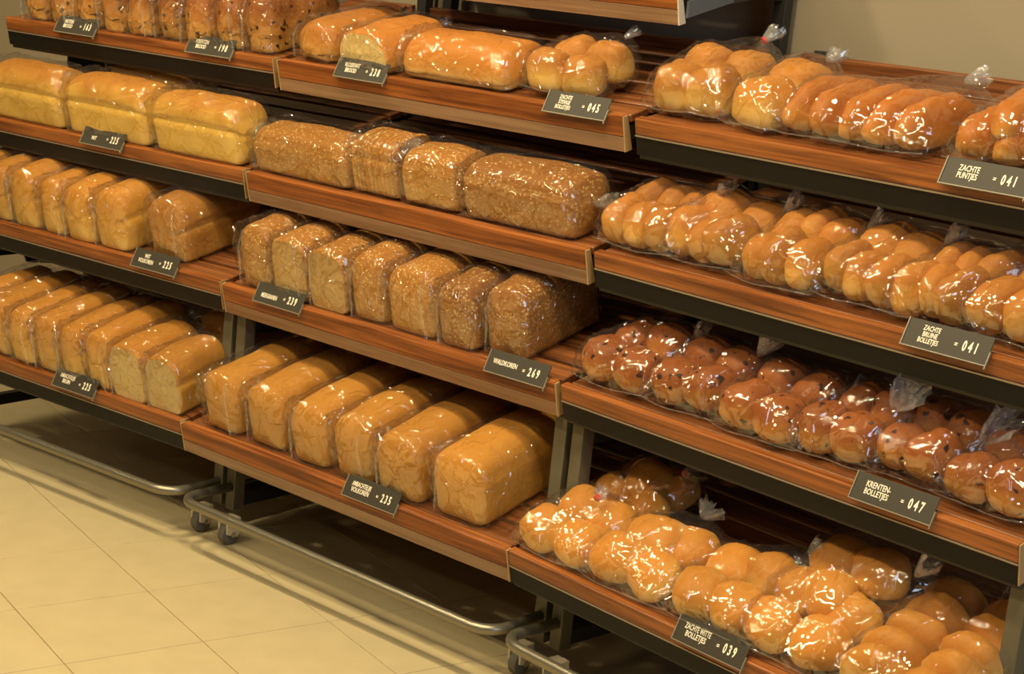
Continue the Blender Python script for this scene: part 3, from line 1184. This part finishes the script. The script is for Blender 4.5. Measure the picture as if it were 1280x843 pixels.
# --- rack C, top shelf
add_roll_bag('C', 1, 0.090, 0.040, pack(2, 2, 0.18, 0.19, 0.090, 5, kw={'e': 0.72}, lift=.016), R_pale,
             'bag of pale squared rolls at the end of the black-edged top shelf', tail=(0.25, 1, 0.45), neck=0.03, tie=M_red, tl=0.04, tr=0.02)
add_roll_bag('C', 1, 0.265, 0.030, pack(1, 2, 0.110, 0.20, 0.086, 9, kw={'e': 0.72, 'split': .25}, lift=.014), R_pale,
             'narrow bag of pale split rolls beside the long finger buns', tail=(0.1, 1, 0.3), neck=0.02, tl=0.03, tr=0.02)


def fingers(n, w, seed, a=None, lay2=0):
    rnd = random.Random(seed)
    out = []
    a = a or w / n / 2 * 1.12
    for i in range(n):
        out.append((-w / 2 + (i + .5) * w / n, 0.105 + rnd.uniform(-.006, .006), 0.003, a, 0.102, 0.058 * rnd.uniform(.95, 1.05),
                    rnd.uniform(-.06, .06) - .12, 0.0, {'e': 0.9, 'flat': 0.5}))
    return out


add_roll_bag('C', 1, 0.480, 0.022, fingers(5, 0.29, 2), R_long, 'bag of five long soft finger buns lying side by side', tail=(0.9, 0.7, 0.35),
             neck=0.045, tl=0.04, tr=0.025, shrink=0.15)
add_roll_bag('C', 1, 0.815, 0.035, fingers(4, 0.27, 4) + [(-.06, .09, .048, .034, .09, .045, .2, 0, {}), (.03, .09, .05, .034, .09, .045, .1, 0, {})],
             R_long, 'bag of soft finger buns behind the price tag reading ZACHTE PUNTJES', tail=(0.5, 1, 0.3), neck=0.03, shrink=0.15)
# --- rack C, second shelf: brown rolls
c2 = [(0.075, 0.165, 1), (0.230, 0.160, 0), (0.412, 0.148, 1), (0.578, 0.145, 0), (0.727, 0.130, 1), (0.890, 0.165, 0)]
lab2 = ['bag of brown rolls next to the oat-flaked loaf', 'second bag of brown rolls along from the oat-flaked loaf',
        'third bag of brown rolls along from the oat-flaked loaf', 'fourth bag of brown rolls along from the oat-flaked loaf',
        'bag of brown rolls with cracked crusts standing behind a price tag', 'bag of pale brown rolls just past the ZACHTE BRUINE price tag']
tf2 = [(0.10, 0.125, 0.092), (0.10, 0.125, 0.092), (0.085, 0.14, 0.085), (0.08, 0.13, 0.09), (0.10, 0.12, 0.07), None]
for i, (x, w, tp) in enumerate(c2):
    add_roll_bag('C', 2, x, 0.034 + 0.008 * (i % 2), pack_edge(3, w, 20 + i, bb=0.056, cc=0.050), R_brown, lab2[i],
                 tail=(0.25, 1.0, 0.75), group='bags of brown rolls', neck=0.03, tl=0.04, tr=0.022, tuft=tf2[i])
add_roll_bag('C', 2, 0.80, 0.34, pack(2, 1, 0.18, 0.10, 0.07, 31), R_raisin, 'dark bag of rolls in shadow at the back of the brown roll shelf',
             tail=(0.2, 0.4, 1), neck=0.02, tl=0.03, tr=0.02)
# --- rack C, third shelf: raisin rolls
c3 = [(0.100, 0.155), (0.276, 0.145), (0.450, 0.158), (0.612, 0.130), (0.752, 0.125), (0.905, 0.150)]
lab3 = ['bag of raisin rolls next to the dark seeded loaf', 'second bag of raisin rolls along from the seeded loaf',
        'third bag of raisin rolls along from the seeded loaf', 'bag of raisin rolls with big tied tuft beside KRENTEN price tag',
        'bag of raisin rolls standing behind the KRENTEN price tag', 'last bag of raisin rolls at the rack end post']
tl3 = [(0.3, 1, 0.7), (0.35, 0.8, 0.9), (0.3, 1, 0.4), (0.55, 0.7, 0.9), (0.75, 0.5, 0.8), (0.4, 1, 0.6)]
tf3 = [(0.085, 0.13, 0.085), (0.064, 0.11, 0.085), (0.09, 0.13, 0.07), (0.052, 0.09, 0.082), (0.10, 0.085, 0.082), None]
for i, (x, w) in enumerate(c3):
    add_roll_bag('C', 3, x, 0.026 + 0.006 * (i % 2) + (0.02 if i == 4 else 0), pack_edge(2, w, 40 + i, bb=0.050, cc=0.047),
                 R_raisin, lab3[i], tail=tl3[i], group='bags of raisin rolls', neck=0.035, tl=0.06 if i in (1, 3, 4) else 0.035,
                 tr=0.042 if i in (1, 3, 4) else 0.02, tuft=tf3[i])
# --- rack C, bottom shelf: white rolls
add_roll_bag('C', 4, 0.100, 0.030, pack_tilt([(-.045, .045, .012, .55), (.04, .045, .010, .5), (-.035, .125, .02, .2), (.05, .12, .022, .35)], 61), R_white, 'bag of white rolls at the wooden-edged rack end of the bottom shelf',
             tail=(0.5, 0.3, 0.9), tie=M_red, neck=0.02, tl=0.02, tr=0.02)
add_roll_bag('C', 4, 0.110, 0.205, pack_tilt([(-.045, .045, .012, .3), (.045, .045, .010, .4), (-.04, .125, .018, .1), (.05, .12, .02, .3), (0.01, .085, .045, .3)], 62), R_white,
             'bag of white rolls pushed to the back of the bottom shelf', tail=(0.9, 0.1, 0.5), tie=M_red, neck=0.04, tl=0.045, tr=0.035)
add_roll_bag('C', 4, 0.290, 0.034, pack_tilt([(-.05, .045, .014, .6), (.045, .045, .012, .55), (-.04, .125, .02, .25), (.05, .13, .022, .3), (.0, .095, .040, .3)], 63, a=.052), R_white,
             'heaped bag of white rolls in front of the pushed-back bag', tail=(0.3, 1, 0.4), neck=0.02, tl=0.03)
add_roll_bag('C', 4, 0.480, 0.036, pack_tilt([(-.045, .045, .012, .5), (.04, .050, .012, .6), (-.04, .13, .022, .2), (.045, .135, .03, .2)], 64, a=.050), R_white,
             'bag of four white rolls behind the ZACHTE WITTE price tag', tail=(0.8, 0.8, 0.5), neck=0.03, tl=0.03)
tall = pack_tilt([(-.055, .045, .012, .5), (.035, .050, .010, .55), (-.06, .125, .03, .3), (.0, .13, .05, .5), (.055, .12, .03, .6), (-.03, .20, .07, .3), (.045, .20, .075, .2)], 65, a=.050)
add_roll_bag('C', 4, 0.655, 0.040, tall, R_white, 'tallest bag of white rolls with bluish shiny top', tail=(0.85, 0.25, 0.5), tuft=(0.165, 0.16, 0.165), tl=0.05,
             tr=0.03, grow=0.010)
rows6 = []
for i in range(2):
    for j in range(5):
        rows6.append((-0.055 + i * 0.11, 0.03 + j * 0.058, 0.01 + 0.004 * j, 0.058, 0.036, 0.062, 0.12 * (-1) ** i, 0.25, {'e': .9, 'flat': .5}))
add_roll_bag('C', 4, 0.875, 0.030, rows6, R_white, 'bag of rolls baked in two long rows at the rack end', tail=(0.3, 1, 0.4), neck=0.03, tl=0.04)

# ---------------------------------------------------------------- price tags


def text_mesh(txt, size, bold=0.014, sx=0.8, align='LEFT'):
    c = bpy.data.curves.new('lettering', 'FONT')
    c.body = txt
    c.size = size
    c.align_x = align
    c.align_y = 'CENTER'
    c.extrude = 0.0002
    c.offset = bold * size
    c.space_line = 0.82
    c.resolution_u = 2
    o = bpy.data.objects.new('lettering', c)
    COL.objects.link(o)
    dg = bpy.context.evaluated_depsgraph_get()
    me = bpy.data.meshes.new_from_object(o.evaluated_get(dg))
    bpy.data.objects.remove(o)
    for v in me.vertices:
        v.co.x *= sx
    return me


TAGS = [
    ('A', 1, 0.221, ['NOTEN', 'BROOD'], '163', 'price tag reading NOTEN BROOD below the raisin loaves'),
    ('A', 1, 0.715, ['KRENTEN', 'BROOD'], '198', 'price tag reading KRENTEN BROOD below the raisin loaves'),
    ('A', 2, 0.430, ['', 'WIT'], '225', 'price tag reading WIT below a lengthwise white loaf'),
    ('A', 3, 0.700, ['WIT', 'VOLKOREN'], '225', 'price tag below the lone coarse brown loaf'),
    ('A', 4, 0.545, ['AMBACHTELIJK', 'BRUIN'], '225', 'price tag below the golden loaves on the lowest shelf'),
    ('B', 1, 0.198, ['VLOERWIT', 'BROOD'], '238', 'price tag below the half loaf with pale cut face'),
    ('B', 1, 0.803, ['ZACHTE', 'STEVIGE', 'BOLLETJES'], '045', 'price tag below the plump soft rolls at shelf end'),
    ('B', 3, 0.120, ['', 'MEERGRANEN'], '239', 'price tag reading MEERGRANEN below the light seeded loaves'),
    ('B', 3, 0.821, ['WALDKOREN'], '269', 'price tag reading WALDKOREN below the dark seeded loaf'),
    ('B', 4, 0.547, ['AMBACHTELIJK', 'VOLKOREN'], '235', 'price tag reading AMBACHTELIJK VOLKOREN below the wheat loaves'),
    ('C', 1, 0.690, ['ZACHTE', 'PUNTJES'], '041', 'price tag reading ZACHTE PUNTJES below the finger buns'),
    ('C', 2, 0.712, ['ZACHTE', 'BRUINE', 'BOLLETJES'], '041', 'price tag reading ZACHTE BRUINE BOLLETJES below the brown rolls'),
    ('C', 3, 0.692, ['KRENTEN-', 'BOLLETJES'], '047', 'price tag reading KRENTEN BOLLETJES below the raisin rolls'),
    ('C', 4, 0.442, ['ZACHTE WITTE', 'BOLLETJES'], '039', 'price tag reading ZACHTE WITTE BOLLETJES below the white rolls'),
]
TW, TH_ = 0.158, 0.047
for (u, r, x, lines, price, label) in TAGS:
    M = UM[u] @ SM(r) @ Matrix.Translation((x, -0.0140, -0.0085)) @ Matrix.Rotation(R(-39), 4, 'X')
    th = empty('price_tag', M)
    tag(th, label, 'price tag', 'black price tags on the shelf edges')
    MB().box(0.003, TW - 0.002, 0.0, 0.0022, 0.001, TH_).build('tag_plate', M_tag, th, bevel=0.0006)
    hb = MB()
    hb.box(0.0, TW, -0.0012, 0.0032, -0.0012, 0.0008)
    hb.box(0.0, 0.0022, -0.0010, 0.0028, 0.0009, TH_)
    hb.box(TW - 0.0018, TW, -0.0010, 0.0028, -0.006, TH_ * .5)
    hb.build('tag_holder', M_hold, th)
    Mt = Matrix.Rotation(R(90), 4, 'X')
    nl = len(lines)
    size = 0.012 if nl == 3 else 0.0145
    pitch = 0.0105 if nl == 3 else 0.0125
    for k, ln in enumerate(lines):
        if not ln:
            continue
        zz = TH_ * .52 + ((nl - 1) / 2 - k) * pitch
        me = text_mesh(ln, size, sx=0.56 if len(ln) > 9 else 0.68, align='CENTER')
        link('lettering', me, th, M_ink, Matrix.Translation((0.047, -0.0004, zz)) @ Mt)
    me = text_mesh('=', 0.013, bold=0.02, sx=0.8)
    link('price_sign', me, th, M_ink, Matrix.Translation((0.093, -0.0004, TH_ * .45)) @ Mt)
    me = text_mesh(price[0] + ' ' + price[1] + ' ' + price[2], 0.024, bold=0.03, sx=0.56)
    link('price_digits', me, th, M_ink, Matrix.Translation((0.108, -0.0004, TH_ * .46)) @ Mt)

bpy.context.view_layer.update()
